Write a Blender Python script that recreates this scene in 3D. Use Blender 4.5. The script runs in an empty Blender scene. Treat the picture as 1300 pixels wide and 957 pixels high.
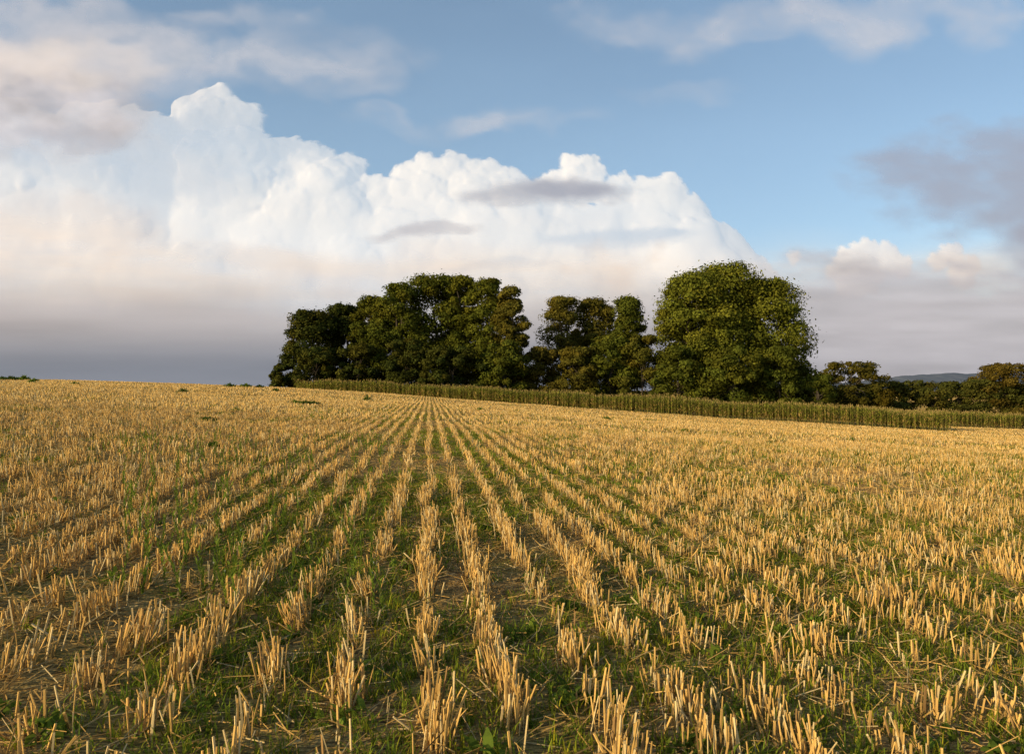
import bpy, math, numpy as np
from mathutils import Vector
rng = np.random.default_rng(7)
scene = bpy.context.scene
F = 867.0      # focal length in reference pixels (24 mm lens)
HOR = 492.0
EYE = 1.25

# ------------------------------------------------------------------ helpers
def sstep(a, b, x):
    t = np.clip((x - a) / (b - a), 0, 1)
    return t * t * (3 - 2 * t)
_lat = rng.random((512, 512))
def vnoise(x, y):
    xi = np.floor(x).astype(np.int64); yi = np.floor(y).astype(np.int64)
    fx = x - xi; fy = y - yi
    fx = fx*fx*fx*(fx*(fx*6-15)+10); fy = fy*fy*fy*(fy*(fy*6-15)+10)
    a = _lat[xi % 512, yi % 512]; b = _lat[(xi+1) % 512, yi % 512]
    c = _lat[xi % 512, (yi+1) % 512]; d = _lat[(xi+1) % 512, (yi+1) % 512]
    return (a*(1-fx)+b*fx)*(1-fy)+(c*(1-fx)+d*fx)*fy
def fbm(x, y, o=5, g=0.5):
    s = 0; a = 1; n = 0
    for i in range(o):
        s = s + a*vnoise(x*2**i+17.3*i, y*2**i+9.1*i); n += a; a *= g
    return s/n
def make_mesh(name, V, Fc, mats, col=None, alpha=None, midx=None, smooth=False):
    V = np.asarray(V, np.float32); Fc = np.asarray(Fc, np.int32)
    me = bpy.data.meshes.new(name)
    k = Fc.shape[1]
    me.vertices.add(len(V)); me.vertices.foreach_set('co', V.ravel())
    me.loops.add(Fc.size); me.loops.foreach_set('vertex_index', Fc.ravel())
    me.polygons.add(len(Fc)); me.polygons.foreach_set('loop_start', np.arange(0, Fc.size, k, dtype=np.int32))
    if midx is not None: me.polygons.foreach_set('material_index', np.asarray(midx, np.int32))
    me.polygons.foreach_set('use_smooth', np.full(len(Fc), smooth))
    me.update(calc_edges=True)
    if col is not None:
        c = np.ones((len(V), 4), np.float32); c[:, :3] = col
        if alpha is not None: c[:, 3] = alpha
        at = me.color_attributes.new('Col', 'FLOAT_COLOR', 'POINT')
        at.data.foreach_set('color', c.ravel())
    for m in mats: me.materials.append(m)
    ob = bpy.data.objects.new(name, me); scene.collection.objects.link(ob)
    return ob
def new_mat(name):
    m = bpy.data.materials.new(name); m.use_nodes = True
    nt = m.node_tree; nt.nodes.clear()
    out = nt.nodes.new('ShaderNodeOutputMaterial')
    return m, nt, out
def N(nt, t, **kw):
    n = nt.nodes.new(t)
    for k, v in kw.items(): setattr(n, k, v)
    return n
def unit(v): return v/np.maximum(np.linalg.norm(v, axis=-1, keepdims=True), 1e-9)

# ------------------------------------------------------------------ materials
def veg_mat(name, trans=0.25):
    m, nt, out = new_mat(name)
    at = N(nt, 'ShaderNodeAttribute', attribute_name='Col')
    d = N(nt, 'ShaderNodeBsdfDiffuse'); t = N(nt, 'ShaderNodeBsdfTranslucent')
    a = N(nt, 'ShaderNodeMixShader'); a.inputs[0].default_value = trans
    nt.links.new(at.outputs['Color'], d.inputs[0]); nt.links.new(at.outputs['Color'], t.inputs[0])
    nt.links.new(d.outputs[0], a.inputs[1]); nt.links.new(t.outputs[0], a.inputs[2])
    nt.links.new(a.outputs[0], out.inputs[0])
    return m
M_leaf = veg_mat('foliage', .18)
M_straw = veg_mat('straw', .14)
M_grass = veg_mat('grass_blade', .4)
M_maize = veg_mat('maize_leaf', .3)
def bark_mat():
    m, nt, out = new_mat('bark')
    n = N(nt, 'ShaderNodeTexNoise'); n.inputs['Scale'].default_value = 6
    r = N(nt, 'ShaderNodeValToRGB'); r.color_ramp.elements[0].color = (.03, .023, .017, 1); r.color_ramp.elements[1].color = (.08, .065, .045, 1)
    p = N(nt, 'ShaderNodeBsdfPrincipled'); p.inputs['Roughness'].default_value = .9
    nt.links.new(n.outputs['Fac'], r.inputs[0]); nt.links.new(r.outputs[0], p.inputs['Base Color']); nt.links.new(p.outputs[0], out.inputs[0])
    return m
M_bark = bark_mat()
def soil_mat():
    m, nt, out = new_mat('stubble_soil')
    geo = N(nt, 'ShaderNodeNewGeometry')
    def noise(sc, det=4, st=None):
        n = N(nt, 'ShaderNodeTexNoise'); n.inputs['Scale'].default_value = sc; n.inputs['Detail'].default_value = det
        if st:
            mp = N(nt, 'ShaderNodeMapping'); mp.inputs['Scale'].default_value = st[0]; mp.inputs['Rotation'].default_value = (0, 0, st[1])
            nt.links.new(geo.outputs['Position'], mp.inputs[0]); nt.links.new(mp.outputs[0], n.inputs['Vector'])
        else: nt.links.new(geo.outputs['Position'], n.inputs['Vector'])
        return n
    def ramp(src, p0, c0, p1, c1):
        r = N(nt, 'ShaderNodeValToRGB'); e = r.color_ramp.elements
        e[0].position = p0; e[0].color = c0; e[1].position = p1; e[1].color = c1
        nt.links.new(src.outputs['Fac'], r.inputs[0]); return r
    soil = ramp(noise(14), .3, (.085, .052, .024, 1), .7, (.26, .165, .07, 1))
    straw = ramp(noise(60, 2), .3, (.32, .2, .07, 1), .7, (.66, .45, .17, 1))
    mk1 = ramp(noise(40, 3, ((.25, 2, 1), .5)), .42, (0, 0, 0, 1), .55, (1, 1, 1, 1))
    mk2 = ramp(noise(1.3, 5), .42, (0, 0, 0, 1), .6, (1, 1, 1, 1))
    green = ramp(noise(30), .3, (.06, .085, .015, 1), .7, (.15, .2, .035, 1))
    m1 = N(nt, 'ShaderNodeMixRGB'); nt.links.new(mk1.outputs[0], m1.inputs[0]); nt.links.new(soil.outputs[0], m1.inputs[1]); nt.links.new(straw.outputs[0], m1.inputs[2])
    k = N(nt, 'ShaderNodeMath', operation='MULTIPLY'); k.inputs[1].default_value = .5
    nt.links.new(mk2.outputs[0], k.inputs[0])
    m2 = N(nt, 'ShaderNodeMixRGB'); nt.links.new(k.outputs[0], m2.inputs[0]); nt.links.new(m1.outputs[0], m2.inputs[1]); nt.links.new(green.outputs[0], m2.inputs[2])
    p = N(nt, 'ShaderNodeBsdfDiffuse'); p.inputs['Roughness'].default_value = .5
    nt.links.new(m2.outputs[0], p.inputs['Color'])
    bp = N(nt, 'ShaderNodeBump'); bp.inputs['Strength'].default_value = .9; bp.inputs['Distance'].default_value = .03
    nt.links.new(noise(22, 5).outputs['Fac'], bp.inputs['Height']); nt.links.new(bp.outputs[0], p.inputs['Normal'])
    nt.links.new(p.outputs[0], out.inputs[0]); return m
M_soil = soil_mat()
def cloud_mat(name, em, dif):
    m, nt, out = new_mat(name)
    at = N(nt, 'ShaderNodeAttribute', attribute_name='Col')
    d = N(nt, 'ShaderNodeBsdfDiffuse'); e = N(nt, 'ShaderNodeEmission'); e.inputs['Strength'].default_value = em  # emission stands in for light scattered inside the cloud
    sc = N(nt, 'ShaderNodeVectorMath', operation='SCALE'); sc.inputs['Scale'].default_value = dif
    nt.links.new(at.outputs['Color'], sc.inputs[0]); nt.links.new(sc.outputs[0], d.inputs[0]); nt.links.new(at.outputs['Color'], e.inputs[0])
    ad = N(nt, 'ShaderNodeAddShader'); nt.links.new(d.outputs[0], ad.inputs[0]); nt.links.new(e.outputs[0], ad.inputs[1])
    tr = N(nt, 'ShaderNodeBsdfTransparent'); mx = N(nt, 'ShaderNodeMixShader')
    nt.links.new(at.outputs['Alpha'], mx.inputs[0]); nt.links.new(tr.outputs[0], mx.inputs[1]); nt.links.new(ad.outputs[0], mx.inputs[2])
    nt.links.new(mx.outputs[0], out.inputs[0])
    m.cycles.emission_sampling = 'NONE'
    return m

# ------------------------------------------------------------------ terrain
_tx = np.array([-4000, -400, -100, -60, -31, -19, -12, 0, 20, 40, 75, 150, 300, 4000.])
_tz = np.array([5, 5, 3, 2.2, 1.3, .55, .1, -.9, -2.2, -3.1, -4.8, -7.2, -9, -9.])
_dx = np.linspace(-500, 500, 2001); _dz = np.interp(_dx, _tx, _tz)
_k = np.exp(-0.5*(np.arange(-30, 31)/10.)**2); _k /= _k.sum()
_dz = np.convolve(np.pad(_dz, 30, mode='edge'), _k, 'valid')
def edge_y(x): return np.where(x > 48, 91+.17*(x-50), 93-.4*x)          # line where the maize begins
def terr(x, y):
    x = np.asarray(x, float); y = np.asarray(y, float)
    A = np.interp(x, _dx, _dz)
    B = np.clip(-.045*x, -4, 3)
    w = sstep(0, 80, y)
    z = A*w+B*(1-w)
    dec = 9*(1-np.exp(-np.maximum(0, y-88)*.03/9*1.6))*sstep(60, -5, x)
    dec2 = 6*sstep(230, 700, y)
    z = z-dec*sstep(86, 105, y)-dec2*sstep(0, 80, x)
    z = z+(fbm(x/9+50, y/9+50, 3)-.5)*.25*sstep(3, 20, np.abs(y))*sstep(400, 100, y)
    return z
def spaced(lo, hi, n, c):
    a = np.arcsinh(lo/c); b = np.arcsinh(hi/c); return c*np.sinh(np.linspace(a, b, n))
gx = spaced(-3900, 3900, 420, 14); gy = spaced(-200, 3400, 420, 14)
GX, GY = np.meshgrid(gx, gy)
V = np.stack([GX, GY, terr(GX, GY)], -1).reshape(-1, 3)
def grid_faces(nx, ny):
    i = np.arange(ny-1)[:, None]*nx+np.arange(nx-1)[None]
    return np.stack([i, i+1, i+nx+1, i+nx], -1).reshape(-1, 4)
make_mesh('ground', V, grid_faces(420, 420), [M_soil], smooth=True)

# ------------------------------------------------------------------ stubble
S = .33
Dr = np.array([-.121, 1.]); Dr /= np.linalg.norm(Dr); Nr = np.array([Dr[1], -Dr[0]])
def wedge(y0, y1, dens):
    area = .86*(y1*y1-y0*y0)+4*(y1-y0); n = int(area*dens)
    y = np.sqrt(rng.random(int(n*1.0))*((y1+1.)**2-(y0+1.)**2)+(y0+1.)**2)-1.
    x = (rng.random(len(y))*2-1)*(.86*y+2)
    k = (y < edge_y(x)-.6) & ((y < 104) | (x > 40))
    return x[k], y[k]
def to_rows(x, y, sig):
    r = x*Nr[0]+y*Nr[1]; t = x*Dr[0]+y*Dr[1]
    i = np.round(r/S)
    wob = (vnoise(i*3.1, t/1.2)-.5)*.09+(vnoise(i*5.7+9, t/.35)-.5)*.03
    sg = sig*(1+1.8*fbm(x/3+5, y/5, 3)*sstep(.08, .5, np.abs(x+.121*y)/(y+.5)))
    r = i*S+rng.normal(0, 1, len(i))*sg+wob
    return r*Nr[0]+t*Dr[0], r*Nr[1]+t*Dr[1], i, t
def straw_col(n):
    c = np.array([.78, .505, .165])*(.62+.55*rng.random((n, 1)))
    g = rng.random((n, 1)) < .1
    c = np.where(g, np.array([.4, .25, .1])*(.6+.6*rng.random((n, 1))), c)
    p = rng.random((n, 1)) < .26
    return np.where(p, np.array([.86, .67, .33])*(.8+.2*rng.random((n, 1))), c)
def prisms(P, Dv, L, R, sides, cap):
    n = len(P)
    ref = np.tile([0., 0, 1], (n, 1)); hz = np.abs(Dv[:, 2]) > .7; ref[hz] = [1, 0, 0]
    a = unit(np.cross(Dv, ref)); b = np.cross(Dv, a)
    ph = rng.random(n)*6.28
    out = []
    for top in (0, 1):
        for s in range(sides):
            th = ph+s*2*np.pi/sides
            rr = (R*(1 if not top else .85))[:, None]
            out.append(P+Dv*(L*top)[:, None]+(a*np.cos(th)[:, None]+b*np.sin(th)[:, None])*rr)
    V = np.stack(out, 1)
    base = np.arange(n)[:, None]*2*sides
    fs = [np.stack([base[:, 0]+s, base[:, 0]+(s+1) % sides, base[:, 0]+sides+(s+1) % sides, base[:, 0]+sides+s], -1) for s in range(sides)]
    if cap and sides == 4: fs.append(base+np.array([4, 5, 6, 7]))
    return V.reshape(-1, 3), np.concatenate(fs, 0), 2*sides
def flat_strips(P, Dv, L, W):
    n = len(P); th = rng.random(n)*6.28*1.0
    a = np.stack([np.cos(th*.35-1.1), np.sin(th*.35-1.1), 0*th], -1)
    w = a*W[:, None]; T = P+Dv*L[:, None]
    V = np.stack([P-w, P+w, T+w*.8, T-w*.8], 1)
    return V.reshape(-1, 3), np.arange(n*4).reshape(n, 4), 4
class Acc:
    def __init__(s): s.V = []; s.F = []; s.C = []; s.n = 0
    def add(s, V, F_, C): s.V.append(V); s.F.append(F_+s.n); s.C.append(C); s.n += len(V)
    def build(s, name, mats, **kw): return make_mesh(name, np.concatenate(s.V), np.concatenate(s.F), mats, col=np.concatenate(s.C), **kw)
acc = Acc()
zones = [(1.3, 9, 720, .031, .0043, 4), (9, 25, 320, .033, .0052, 3), (25, 50, 104, .036, .0088, 1), (50, 116, 32, .045, .016, 1)]
for (y0, y1, dn, sig, rad, sides) in zones:
    x, y = wedge(y0, y1, dn)
    x, y, i, t = to_rows(x, y, sig)
    u_ = x/(y+.5)
    thin = 1-.25*sstep(.1, .5, u_)*sstep(40, 8, y)
    near = sstep(45, 15, y)
    k = (rng.random(len(x)) < np.clip((vnoise(i*7.3+3, t/.17)-.25-.05*near)*2.6, .05, 1)*thin) & (rng.random(len(x)) < np.clip(-.05+.2*sstep(-.05, -.4, u_)+2.0*fbm(x/1.5, y/2.4, 4), .15, 1))
    x, y = x[k], y[k]; n = len(x)
    hh = (.08+.09*rng.random(n))*(.68+.6*fbm(x/1.2+9, y/1.2, 3))
    hh = np.where(rng.random(n) < .14, hh*.45, hh)
    lean = rng.normal(0, .15, (n, 2)); brk = rng.random(n) < .1; lean[brk] *= 4.5
    lean += (np.stack([fbm(x*2, y*2, 2), fbm(x*2+80, y*2, 2)], -1)-.5)*.45
    D = unit(np.concatenate([lean, np.ones((n, 1))], 1))
    P = np.stack([x, y, terr(x, y)-.01], -1)
    R = rad*(.55+.8*rng.random(n))
    V, Fc, kk = (prisms(P, D, hh, R, sides, sides == 4) if sides > 1 else flat_strips(P, D, hh*1.05, R))
    c = np.repeat(straw_col(n)[:, None], kk, 1)
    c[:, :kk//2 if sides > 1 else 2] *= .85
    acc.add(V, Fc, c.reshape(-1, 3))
# loose straw lying about
for (y0, y1, dn, rad) in [(1.3, 9, 480, .0024), (9, 25, 120, .004), (25, 60, 20, .008)]:
    x, y = wedge(y0, y1, dn); n = len(x)
    yaw = rng.normal(1.2, 1.1, n); pit = rng.normal(.12, .2, n)
    D = unit(np.stack([np.cos(yaw), np.sin(yaw), pit], -1))
    P = np.stack([x, y, terr(x, y)+.008+.04*rng.random(n)**2], -1)
    V, Fc, kk = prisms(P, D, .03+.13*rng.random(n), rad*(.5+.7*rng.random(n)), 3, False)
    acc.add(V, Fc, np.repeat(straw_col(n)*(.45+.5*rng.random((n, 1))), kk, 0))
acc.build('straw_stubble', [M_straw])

# ------------------------------------------------------------------ grass blades
def blades(acc, P, yaw, L, W, bend, C):
    n = len(P); d = np.stack([np.cos(yaw), np.sin(yaw), 0*yaw], -1); s = np.stack([-np.sin(yaw), np.cos(yaw), 0*yaw], -1)
    up = np.array([0, 0, 1.])
    b = bend[:, None]; L = L[:, None]; W = W[:, None]
    p1 = P+L*.5*(unit(up+d*b*.6)); p2 = p1+L*.5*(unit(up*(1-.55*b)+d*b*1.2))
    V = np.stack([P-s*W, P+s*W, p1+s*W*.85, p1-s*W*.85, p2+s*W*.15, p2-s*W*.15], 1).reshape(-1, 3)
    b0 = np.arange(n)[:, None]*6
    acc.add(V, np.concatenate([b0+[0, 1, 2, 3], b0+[3, 2, 4, 5]]), np.repeat(C, 6, 0))
def green_mask(x, y):
    g = fbm(x/1.3+30, y/2.6+11, 4)
    u = x/(y+.5)
    side = .11*sstep(-.3, .02, u)+.02*sstep(.05, .4, u)-.09*sstep(-.2, -.5, u)-.07*sstep(15, 50, y)
    return np.clip((g-.465+side)*5.5, .04, 1)
g = Acc()
for (y0, y1, dn, nb, sc, ws) in [(1.3, 9, 350, 8, .9, 1.1), (9, 25, 110, 6, 1.05, 2.0), (25, 60, 22, 5, 1.1, 3.6), (60, 104, 4, 4, 1.2, 6.)]:
    x, y = wedge(y0, y1, dn)
    r = x*Nr[0]+y*Nr[1]; off = np.abs(r/S-np.round(r/S))*2
    k = rng.random(len(x)) < green_mask(x, y)*(.25+.75*sstep(.1, .5, off))
    x, y = x[k], y[k]
    tc = np.array([.185, .26, .03])*(.6+.7*rng.random((len(x), 1)))*(.75+.5*fbm(x/.8, y/.8, 3))[:, None]
    tc = tc+np.array([.22, .12, .0])*(rng.random((len(x), 1))**3)
    x = np.repeat(x, nb)+rng.normal(0, .024*sc, len(x)*nb); y = np.repeat(y, nb)+rng.normal(0, .024*sc, len(y)*nb)
    n = len(x); P = np.stack([x, y, terr(x, y)-.004], -1)
    blades(g, P, rng.random(n)*6.28, (.035+.075*rng.random(n))*sc, (.0018+.0018*rng.random(n))*ws, .15+1.2*rng.random(n), np.repeat(tc, nb, 0)*(.8+.4*rng.random((n, 1))))
g.build('grass', [M_grass])

# ------------------------------------------------------------------ weeds
w = Acc()
def weed(x, y, R, H, nl, col, lw):
    z0 = float(terr(x, y))
    n = nl; th = rng.random(n)*6.28; el = rng.random(n)
    st = np.stack([x+np.cos(th)*R*.75*el, y+np.sin(th)*R*.75*el, z0+H*(1-el*.8)*.8*rng.random(n)], -1)
    blades(w, st, rng.random(n)*6.28, R*(.2+.3*rng.random(n)), R*lw*(.4+.7*rng.random(n)), .5+1.1*rng.random(n), col*(.65+.7*rng.random((n, 1))))
def at_px(px, d): return (px-650)/F*d, d
dark = np.array([.09, .14, .022]); lite = np.array([.18, .25, .035])
for px, d, R, H in [(2, 72, .8, .4), (14, 74, .9, .5), (30, 76, .9, .5), (44, 70, .6, .4), (40, 60, .5, .3), (95, 60, .5, .2), (292, 80, .9, .3), (312, 82, 1., .4), (330, 83, .8, .4), (350, 70, .6, .3), (388, 36, .6, .2), (398, 37, .5, .15), (376, 37, .5, .15),
                    (232, 48, .5, .3), (466, 55, .45, .6), (985, 22.5, .3, .1), (992, 23, .28, .1), (1090, 17, .22, .08), (1098, 17.2, .2, .08), (1275, 24, .25, .1), (870, 30, .3, .12), (1080, 30, .3, .12), (270, 12, .2, .1), (265, 20, .3, .15), (770, 45, .5, .2), (1215, 30, .25, .1), (610, 48, .4, .2), (300, 25, .3, .15)]:
    X, Y = at_px(px, d)
    weed(X, Y, R, H, 160, dark if rng.random() < .5 else lite, .09)
for _ in range(900):
    y = 2.2+45*rng.random()**1.5; x = (rng.random()*1.7-.85)*(y+1)
    if rng.random() > .35+.6*float(fbm(np.array(x/3), np.array(y/4), 3)): continue
    weed(x, y, .05+.10*rng.random(), .04+.05*rng.random(), 26, lite if rng.random() < .75 else dark, .13)
# tall wiry weeds on the left
for _ in range(250):
    y = 3.5+11*rng.random(); x = (-.58+.40*rng.random())*y
    z0 = float(terr(x, y)); Ht = .14+.2*rng.random()
    n = 16; ts = np.linspace(.05, 1, n); ln = rng.normal(0, .2, 2)
    ctr = np.stack([x+ln[0]*Ht*ts**1.5, y+ln[1]*Ht*ts**1.5, z0+Ht*ts], -1)
    V, Fc, kk = prisms(ctr[:-1], unit(ctr[1:]-ctr[:-1]), np.linalg.norm(ctr[1:]-ctr[:-1], axis=1), np.full(n-1, .0018), 3, False)
    w.add(V, Fc, np.tile(np.array([.2, .23, .05]), (len(V), 1)))
    th = rng.random(n*2)*6.28
    blades(w, np.repeat(ctr, 2, 0), th, .02+.05*rng.random(n*2), .0035+.003*rng.random(n*2), .4+.8*rng.random(n*2), np.tile(lite, (n*2, 1))*(.8+.5*rng.random((n*2, 1))))
    if rng.random() < .45:
        q = 10; th = rng.random(q)*6.28
        blades(w, np.repeat(ctr[-1:], q, 0), th, np.full(q, .012), np.full(q, .003), rng.random(q), np.tile([.6, .6, .5], (q, 1)))
w.build('weeds', [M_grass])

# ------------------------------------------------------------------ maize
mz = Acc()
def maize(x, y):
    n = len(x); z = terr(x, y); H = (1.75+.4*rng.random(n))*(.8+.45*fbm(x/4, y/4, 3))
    P = np.stack([x, y, z], -1); up = np.tile([0, 0, 1.], (n, 1))
    V, Fc, kk = prisms(P, up, H, np.full(n, .018), 3, False)
    mz.add(V, Fc, np.tile(np.array([.26, .24, .06]), (len(V), 1)))
    yaw0 = rng.random(n)*6.28
    for j in range(9):
        f = .15+.085*j
        yaw = yaw0+j*math.pi+rng.normal(0, .5, n)
        c = np.array([.24, .25, .04])*(.5+.9*rng.random((n, 1)))
        dry = rng.random((n, 1)) < (.5-.05*j)
        c = np.where(dry, np.array([.48, .34, .11])*(.6+.6*rng.random((n, 1))), c)
        blades(mz, P+up*(H*f)[:, None], yaw, .45+.35*rng.random(n), .045+.02*rng.random(n), .9+1.1*rng.random(n), c)
    for j in range(4):
        blades(mz, P+up*(H*.97)[:, None], rng.random(n)*6.28, .16+.14*rng.random(n), np.full(n, .02), .1+.8*rng.random(n), np.array([.52, .39, .14])*(.6+.6*rng.random((n, 1))))
ux = np.array([1, -.4]); ux /= np.linalg.norm(ux); uy = np.array([.4, 1]); uy /= np.linalg.norm(uy)
L0 = np.array([-34., edge_y(-34.)])
for r in range(9):
    t = np.arange(0, 88, .24 if r < 5 else .36); t = t+rng.normal(0, .09, len(t))
    Pp = L0+ux*t[:, None]+uy*(r*.75)+rng.normal(0, .12, (len(t), 2))
    maize(Pp[:, 0], Pp[:, 1])
for r in range(8):
    t = np.arange(0, 100, .28); t = t+rng.normal(0, .09, len(t))
    Pp = np.array([50., 92.])+np.array([.985, .17])*t[:, None]+np.array([-.17, .985])*(r*.75)+rng.normal(0, .12, (len(t), 2))
    maize(Pp[:, 0], Pp[:, 1])
mz.build('maize_crop', [M_maize])

# ------------------------------------------------------------------ trees
def crown_prof(t, kind):
    if kind == 'round': return np.clip(np.sin(np.pi*np.clip(t*.80+.17, 0, 1))**.6, .05, 1)
    if kind == 'cone': return np.clip(1.05*(1-t)**.65, .08, 1)
    if kind == 'hedge': return np.clip((1-t**4)**.5, .1, 1)
def tree(name, px, hwpx, ytop, d, kind='round', base=np.array([.055, .085, .02]), ncl=95, nl=330, low=.05, ls=.2, depth=None, cs=1.):
    x0 = (px-650)/F*d; y0 = d; zb = float(terr(x0, y0)); zt = EYE+(HOR-ytop)/F*d; H = zt-zb
    hw = hwpx/F*d; dp = hw if depth is None else depth
    tt = low+(1-low)*rng.random(ncl)**.85
    an = rng.random(ncl)*6.28
    rc = (.06+.10*rng.random(ncl)**1.3)*min(H, 2.2*hw)*cs
    tt = np.minimum(tt, 1-rc*.8/H)
    rr = crown_prof((tt-low)/(1-low), kind)*(.35+.62*np.sqrt(rng.random(ncl)))
    lob = .82+.36*vnoise(an*1.2+px, tt*4)
    ex = np.maximum(hw*lob-rc*.8, .3); ey = np.maximum(dp*lob-rc*.8, .3)
    C = np.stack([x0+np.cos(an)*rr*ex, y0+np.sin(an)*rr*ey, zb+H*tt], -1)
    n = ncl*nl
    dirn = unit(rng.normal(0, 1, (n, 3))); dirn[:, 2] = np.where(rng.random(n) < .35, np.abs(dirn[:, 2]), dirn[:, 2])
    cid = np.repeat(np.arange(ncl), nl)
    lump = .75+.55*vnoise(dirn[:, 0]*2.4+cid*3.7, dirn[:, 2]*2.4+dirn[:, 1]*1.9+cid)
    rad = rc[cid]*lump*(.55+.45*rng.random(n)**.6)
    stray = rng.random(n) < .09; rad[stray] *= 1.3
    P = C[cid]+dirn*rad[:, None]*np.array([1.15, 1.15, .78])
    P[:, 2] = np.maximum(P[:, 2], zb+.1)
    nor = unit(dirn+rng.normal(0, .35, (n, 3)))
    a = unit(np.cross(nor, rng.normal(0, 1, (n, 3)))); b = np.cross(nor, a)
    s = (ls*(.6+.8*rng.random(n)))[:, None]
    V = np.stack([P-a*s, P-b*s*.6, P+a*s, P+b*s*.6], 1).reshape(-1, 3)
    cc = base*(.7+.6*rng.random((ncl, 1)))+np.array([.03, .014, 0])*rng.random((ncl, 1))**2
    col = cc[cid]*(.6+.8*rng.random((n, 1)))
    A = Acc(); A.add(V, np.arange(n*4).reshape(n, 4), np.repeat(col, 4, 0))
    nf = n
    th_ = .35 if kind == 'hedge' else 1.
    def limb(p, q, r0, r1, seg=4):
        r0 *= th_; r1 *= th_
        pts = [p+(q-p)*k/seg+(rng.normal(0, .04, 3)*np.linalg.norm(q-p) if 0 < k < seg else 0) for k in range(seg+1)]
        sd = 8; vs = []
        for k, pt in enumerate(pts):
            dd = unit(pts[min(k+1, seg)]-pts[max(k-1, 0)]); aa = unit(np.cross(dd, [.3, 1, .1])); bb = np.cross(dd, aa)
            r = r0+(r1-r0)*k/seg
            for s_ in range(sd):
                th = 6.2832*s_/sd; vs.append(pt+(aa*math.cos(th)+bb*math.sin(th))*r)
        fs = [[k*sd+s_, k*sd+(s_+1) % sd, (k+1)*sd+(s_+1) % sd, (k+1)*sd+s_] for k in range(seg) for s_ in range(sd)]
        A.add(np.array(vs), np.array(fs), np.full((len(vs), 3), .07)); return len(fs)
    b0 = np.array([x0, y0, zb-.3]); fk = np.array([x0, y0, zb+H*.3]); R = .022*H+.05
    limb(b0, fk, R*1.2, R*.8); top = np.array([x0+.2, y0, zb+H*.8]); limb(fk, top, R*.8, R*.2)
    for q in rng.choice(ncl, min(14, ncl), replace=False):
        st = fk+(top-fk)*rng.random()*.5; limb(st, C[q], R*.4, R*.08)
    Fa = np.concatenate(A.F); mi = np.zeros(len(Fa), int); mi[nf:] = 1
    return make_mesh(name, np.concatenate(A.V), Fa, [M_leaf, M_bark], col=np.concatenate(A.C), midx=mi)
G1 = np.array([.07, .086, .013]); G2 = np.array([.108, .124, .017]); GD = np.array([.038, .05, .011]); AU = np.array([.13, .085, .02]); OL = np.array([.12, .112, .02])
tree('ash_tree', 398, 44, 394, 121, base=GD)
tree('ash_tree', 440, 42, 387, 127, base=GD)
tree('ash_tree', 472, 36, 376, 122, base=G1*.8, ncl=80)
tree('oak_tree', 508, 46, 360, 118, base=G1)
tree('oak_tree', 553, 58, 349, 121, base=G1, ncl=140)
tree('oak_tree', 588, 42, 351, 119, base=G2*.8, ncl=90)
tree('oak_tree', 618, 44, 352, 117, base=G2*.85, ncl=110)
tree('oak_tree', 648, 30, 364, 113, base=OL*.8)
tree('lime_tree', 716, 38, 377, 138, base=OL*.9)
tree('lime_tree', 756, 40, 378, 142, base=OL*.85, ncl=110)
tree('hawthorn_tree', 797, 40, 376, 122, kind='cone', base=G1, ncl=110)
tree('horse_chestnut_tree', 882, 60, 346, 112, base=G2, ncl=170, low=.03)
tree('horse_chestnut_tree', 968, 66, 354, 116, base=G2, ncl=170, low=.03)
tree('horse_chestnut_tree', 920, 66, 335, 115, base=G2, ncl=150, low=.03)
for px, hw, yt, d, b in [(362, 20, 462, 118, GD), (400, 34, 440, 112, GD), (455, 34, 436, 112, GD), (515, 36, 430, 110, GD), (575, 45, 440, 107, GD), (640, 36, 432, 108, G1), (688, 30, 440, 112, AU*.4+G1*.5),
                         (735, 36, 440, 110, AU*.3+G1*.6), (775, 34, 426, 110, G1), (815, 34, 424, 109, AU*.2+G1*.7), (860, 40, 440, 106, G1), (990, 32, 440, 106, G1), (930, 46, 440, 104, G1), (1012, 22, 465, 112, GD)]:
    tree('hedgerow_shrub', px, hw, yt, d, kind='hedge', base=b, ncl=50, nl=300, low=.02, depth=3.5)
tree('field_maple_tree', 1080, 50, 459, 172, base=AU*.3+G1*.5, ncl=80, nl=220, ls=.26)
tree('field_maple_tree', 1038, 26, 475, 165, base=G1, ncl=40, nl=200, ls=.26)
tree('field_maple_tree', 1274, 40, 461, 176, base=AU*.5+G1*.3, ncl=80, nl=220, ls=.26)
tree('field_maple_tree', 1345, 42, 468, 182, base=AU*.4+G1*.3, ncl=60, nl=200, ls=.26)
for px, hw, yt in [(1012, 30, 488), (1030, 30, 490), (1060, 34, 488), (1095, 34, 486), (1125, 34, 484), (1155, 34, 482), (1185, 36, 485), (1215, 34, 484), (1240, 34, 482), (1270, 34, 484), (1310, 36, 486), (1380, 40, 482), (1450, 45, 478)]:
    tree('hedgerow_shrub', px, hw, yt, 176, kind='hedge', base=GD*1.15+AU*.12, ncl=36, nl=220, low=.0, ls=.26, depth=4, cs=1.4)

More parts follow.
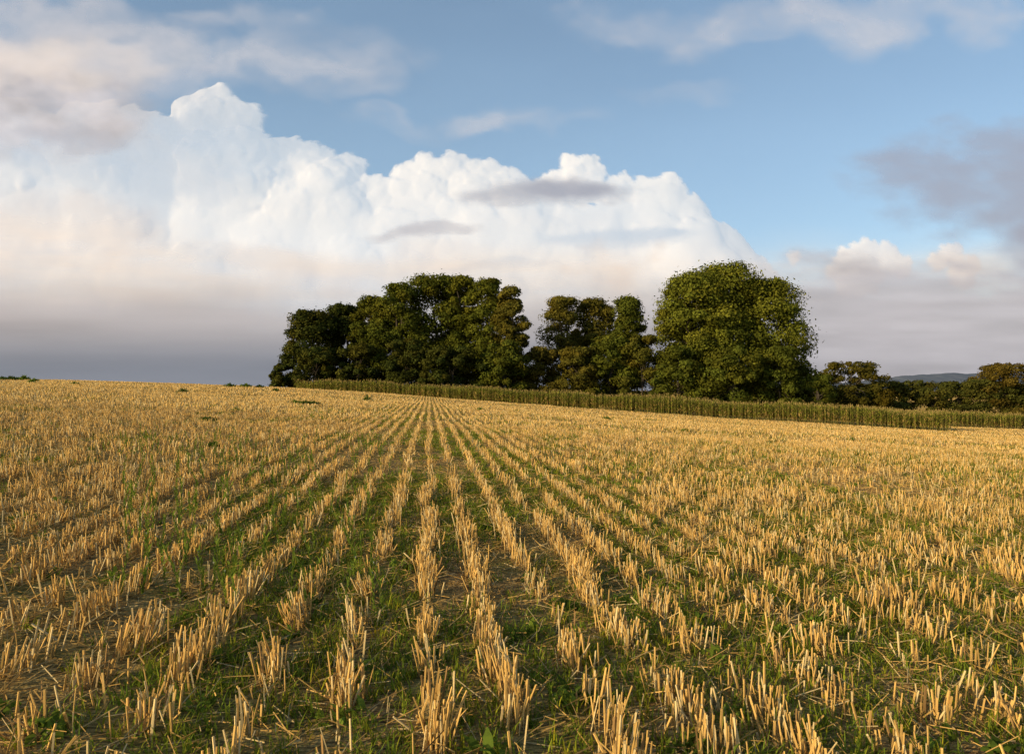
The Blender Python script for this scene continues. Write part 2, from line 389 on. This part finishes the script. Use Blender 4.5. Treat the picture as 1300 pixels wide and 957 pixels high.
# ------------------------------------------------------------------ distant hills
hx = np.linspace(700, 4200, 700); hv = np.linspace(0, 1, 8)
HX, HV = np.meshgrid(hx, hv)
pxs = 650+HX/3300*F
rid = np.interp(pxs, [850, 1060, 1110, 1150, 1200, 1250, 1300, 1500, 1750], [492, 487, 482, 476, 474, 473.5, 476, 471, 480])
rz = EYE+(HOR-rid)/F*3300+(fbm(HX/40, HX*0+3, 4)-.5)*9
Vh = np.stack([HX, 2900+HV*400, -16+(rz+16)*HV**.8+(fbm(HX/60, HV*4, 3)-.5)*5*HV], -1).reshape(-1, 3)
m, nt, out = new_mat('hazed_woodland')
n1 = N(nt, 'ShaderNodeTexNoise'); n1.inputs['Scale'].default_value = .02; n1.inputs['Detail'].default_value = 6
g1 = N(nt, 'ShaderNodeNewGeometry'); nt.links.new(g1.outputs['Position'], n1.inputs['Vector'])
r1 = N(nt, 'ShaderNodeValToRGB'); r1.color_ramp.elements[0].color = (.08, .115, .16, 1); r1.color_ramp.elements[1].color = (.16, .18, .22, 1)  # blue-grey base colour has the distance haze painted in
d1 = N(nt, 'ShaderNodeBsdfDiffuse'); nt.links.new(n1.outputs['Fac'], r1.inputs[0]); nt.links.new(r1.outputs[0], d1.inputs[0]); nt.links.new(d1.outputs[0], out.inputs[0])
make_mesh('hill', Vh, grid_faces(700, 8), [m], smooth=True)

# ------------------------------------------------------------------ cumulus clouds (relief geometry lit by the sun plus its own emission)
st = 1.5
cx = np.arange(-420, 1420, st); cy = np.arange(85, 500, st)
CX, CY = np.meshgrid(cx, cy)
Hm = np.full(CX.shape, -80.); SD = np.full(CX.shape, -50.)
lobes = [(60, 265, 110), (-60, 240, 120), (-200, 250, 120), (-330, 270, 120), (150, 262, 102), (264, 160, 46), (300, 164, 36), (236, 196, 42), (330, 195, 26), (300, 250, 80), (388, 226, 44), (436, 248, 42), (482, 268, 42), (400, 300, 80),
         (536, 236, 34), (574, 230, 34), (618, 240, 36), (648, 242, 28), (530, 320, 78), (640, 330, 85), (736, 236, 34), (703, 243, 24), (782, 252, 28), (835, 262, 38), (868, 280, 34), (884, 305, 30), (800, 330, 70), (855, 345, 50), (720, 340, 80),
         (880, 385, 50), (938, 352, 24), (956, 338, 12), (1100, 322, 20), (1075, 330, 18), (1125, 328, 20), (1145, 340, 16), (1085, 352, 30), (1208, 322, 16), (1192, 332, 14), (1235, 336, 14), (1220, 348, 20), (1010, 326, 10)]
for X in range(-400, 900, 90): lobes.append((X, 420, 115))
pts = [(a, b, 0., c) for a, b, c in lobes]
lvl = [(16, .26, .46, .86), (11, .24, .42, .88), (6, .25, .45, .9)]
cur = pts; allp = list(pts)
for (nc, lo, hi, off) in lvl:
    nx_ = []
    for (a, b, c, r) in cur:
        if r < 5: continue
        dv = unit(rng.normal(0, 1, (nc, 3))); dv[:, 2] = np.abs(dv[:, 2])
        dv[:, 1] = np.where(rng.random(nc) < .5, -np.abs(dv[:, 1]), dv[:, 1])
        rr = r*(lo+(hi-lo)*rng.random(nc))
        for k in range(nc): nx_.append((a+dv[k, 0]*r*off, b+dv[k, 1]*r*off, c+dv[k, 2]*r*off, rr[k]))
    cur = nx_; allp += nx_
ny_, nx2 = CX.shape
for (a, b, c, r) in allp:
    i0 = max(0, int((a-r-cx[0])/st)); i1 = min(nx2, int((a+r-cx[0])/st)+2)
    j0 = max(0, int((b-r-cy[0])/st)); j1 = min(ny_, int((b+r-cy[0])/st)+2)
    if i0 >= i1 or j0 >= j1: continue
    d2 = (CX[j0:j1, i0:i1]-a)**2+(CY[j0:j1, i0:i1]-b)**2
    q = r*r-d2; hgt = np.where(q > 0, c+np.sqrt(np.maximum(q, 0)), -80)
    np.maximum(Hm[j0:j1, i0:i1], hgt, out=Hm[j0:j1, i0:i1])
    np.maximum(SD[j0:j1, i0:i1], r-np.sqrt(d2), out=SD[j0:j1, i0:i1])
def blur(A, s):
    k = np.arange(-int(3*s)-1, int(3*s)+2); g_ = np.exp(-.5*(k/s)**2); g_ /= g_.sum(); p = len(k)//2
    A = np.apply_along_axis(lambda v: np.convolve(np.pad(v, p, mode='edge'), g_, 'valid'), 0, A)
    return np.apply_along_axis(lambda v: np.convolve(np.pad(v, p, mode='edge'), g_, 'valid'), 1, A)
Hm = np.maximum(Hm, -10)
Hm = Hm+(fbm(CX/9, CY/9, 4)-.5)*5
fine = sstep(330, 190, CY+.10*(CX-300))      # crisp tops, soft lower body
Hs = (.10+.36*fine)*blur(Hm, 1.0)+.20*blur(Hm, 4)+(.70-.36*fine)*blur(Hm, 16)
al = sstep(-.5, 5.5, blur(SD, .8)+(fbm(CX/5, CY/5, 3)-.5)*5)
DC = 4200.
mpp = DC/F
Vc = np.stack([(CX-650)*mpp, DC-Hs*mpp*.62, EYE+(HOR-CY)*mpp], -1).reshape(-1, 3)
colc = np.tile(np.array([1.0, .94, .87]), (len(Vc), 1))
M_cum = cloud_mat('cumulus', .40, .60)
f_ = grid_faces(nx2, ny_)
ok = al.reshape(-1)[f_].max(1) > .002
f_ = f_[ok]
used = np.unique(f_); remap = np.zeros(len(Vc), int); remap[used] = np.arange(len(used))
make_mesh('cumulus_cloud', Vc[used], remap[f_], [M_cum], col=colc[used], alpha=al.reshape(-1)[used], smooth=True)

# ------------------------------------------------------------------ soft grey cloud sheet with painted haze and shading
def lin(r, g_, b): 
    c = np.array([r, g_, b])/255.; return np.where(c < .04, c/12.92, ((c+.055)/1.055)**2.4)
st2 = 3.
sx = np.arange(-700, 2100, st2); sy = np.arange(-400, 512, st2)
SX, SY = np.meshgrid(sx, sy)
wx = SX+(fbm(SX/110, SY/70, 6)-.5)*150; wy = SY+(fbm(SX/110+70, SY/70+20, 6)-.5)*90
PC = np.zeros(SX.shape+(3,)); PA = np.zeros(SX.shape)
def over(a, c):
    global PC, PA
    a = np.clip(a, 0, 1); c = np.broadcast_to(c, PC.shape)
    PC = PC*(1-a)[..., None]+c*a[..., None]; PA = PA*(1-a)+a
def blob(x, y, rx, ry, soft=1., warp=1., nz=.5, ns=(60, 25)):
    X = SX*(1-warp)+wx*warp; Y = SY*(1-warp)+wy*warp
    d = ((X-x)/rx)**2+((Y-y)/ry)**2
    return sstep(1.15, 1.15-soft, d+(fbm(SX/ns[0]+x, SY/ns[1], 5)-.5)*2*nz)
# pale blue veil added to lighten the sky, denser towards the horizon
over(.18+.18*sstep(-100, 330, SY)+.10*(fbm(SX/200, SY/90, 4)-.4), lin(168, 206, 245))
# soft cumulus shading, painted as translucent warm-grey patches
over(blob(90, 290, 170, 50, 1.3, 1., .7, (80, 50))*.32, lin(196, 186, 186))
over(blob(420, 330, 200, 40, 1.3, 1., .7, (80, 40))*.28, lin(206, 194, 190))
over(blob(760, 345, 60, 36, 1.3, 1., .7, (50, 40))*.40, lin(200, 184, 178))
hz = sstep(270, 450, SY+.12*(300-SX)*sstep(700, 300, SX)+(fbm(SX/160, SY/60, 4)-.5)*60)  # horizon haze, painted as a cream to blue-grey gradient
hc = lin(238, 218, 198)*(1-sstep(320, 400, SY))[..., None]+lin(172, 168, 172)*sstep(320, 400, SY)[..., None]
hc = hc*(1-sstep(390, 472, SY))[..., None]+lin(122, 128, 142)*sstep(390, 472, SY)[..., None]
str_ = (fbm(SX/230, SY/30, 5)-.5)*.8
over(hz*.95+str_*sstep(0, .4, hz)*sstep(1, .6, hz), hc*(.84+.34*fbm(SX/260+9, SY/26, 5))[..., None])
# right-hand bank
over(sstep(900, 1060, SX)*sstep(318, 372, SY+(fbm(SX/60, SY/25, 5)-.5)*80)*.85, lin(176, 176, 186)*(.75+.5*fbm(SX/130, SY/18, 5))[..., None])
over(blob(1290, 235, 230, 80, 1.3, 1., .6)*.78, lin(152, 158, 178))
over(blob(1420, 290, 230, 90, 1.2)*.8, lin(154, 160, 178))
# upper-left grey mass
over(blob(20, 60, 260, 70, 1.3, 1., .6, (80, 40))*.65, lin(198, 198, 206))
over(blob(40, 120, 240, 85, 1.3, 1., .5, (70, 40))*.9, (lin(194, 192, 200)*(.65+.7*fbm(SX/55, SY/34, 5))[..., None]))
over(blob(60, 70, 170, 34, 1.3)*.5, lin(226, 216, 208))
over(blob(90, 165, 110, 22, 1.2)*.5, lin(165, 168, 182))
over(blob(-200, 90, 220, 100, 1.)*.9, lin(190, 190, 200))
# small dark lens-shaped clouds in front
over(blob(690, 246, 130, 25, 1.2, .45, .5, (40, 14))*.8, lin(164, 170, 186))
over(blob(725, 240, 60, 14, 1., .4, .5, (40, 14))*.5, lin(142, 150, 172))
over(blob(530, 295, 84, 11, 1.1, .3, .5, (40, 10))*.7, lin(176, 178, 190))
# wisps
gz = np.clip(.2+1.3*(fbm(wx/70, wy/38, 6)-.25), 0, 1)
for (x, y, rx, ry, a) in [(290, 60, 250, 60, .7), (420, 105, 100, 34, .45), (960, 20, 220, 46, .65), (610, 152, 150, 24, .6), (860, 118, 100, 22, .35), (1230, 10, 170, 40, .7), (60, 15, 240, 26, .4), (400, -80, 400, 60, .5), (1200, -150, 500, 80, .6)]:
    over(blob(x, y, rx, ry, 1.3, 1., .7, (80, 40))*a*gz, lin(200, 202, 212))
DS = 3600.; mp2 = DS/F
Vs = np.stack([(SX-650)*mp2, np.full(SX.shape, DS), EYE+(HOR-SY)*mp2], -1).reshape(-1, 3)
cs = PC/np.maximum(PA, 1e-4)[..., None]*np.array([.98, 1, 1.04])
M_str = cloud_mat('stratus_haze', .70, .38)
make_mesh('stratus_and_haze', Vs, grid_faces(len(sx), len(sy)), [M_str], col=cs.reshape(-1, 3), alpha=PA.reshape(-1), smooth=True)

# ------------------------------------------------------------------ light
el = math.radians(15); Sd = np.array([-.82, -.57]); Sd /= np.linalg.norm(Sd)
sv = Vector((Sd[0]*math.cos(el), Sd[1]*math.cos(el), math.sin(el)))
sun = bpy.data.lights.new('sun', 'SUN'); sun.energy = 5.; sun.angle = math.radians(.6); sun.color = (1, .755, .42)
so = bpy.data.objects.new('sun', sun); so.rotation_euler = sv.to_track_quat('Z', 'Y').to_euler(); so.location = (-60, -50, 60); scene.collection.objects.link(so)
wd = bpy.data.worlds.new('World'); scene.world = wd; wd.use_nodes = True
wn = wd.node_tree; bg = wn.nodes['Background']
sk = wn.nodes.new('ShaderNodeTexSky'); sk.sky_type = 'NISHITA'; sk.sun_disc = False
sk.sun_elevation = el; sk.sun_rotation = math.atan2(sv.x, sv.y); sk.air_density = 1; sk.dust_density = .8; sk.ozone_density = 1.3
wn.links.new(sk.outputs[0], bg.inputs[0]); bg.inputs[1].default_value = .145

cam = bpy.data.cameras.new('camera'); cam.sensor_width = 36; cam.lens = 36*F/1300; cam.clip_end = 20000; cam.clip_start = .05
co = bpy.data.objects.new('camera', cam); co.location = (0, 0, EYE+float(terr(0., 0.)))
co.rotation_euler = (math.radians(90)+math.atan((HOR-478.5)/F), 0, 0); scene.collection.objects.link(co); scene.camera = co
scene.view_settings.view_transform = 'Standard'; scene.view_settings.look = 'None'; scene.view_settings.exposure = 0
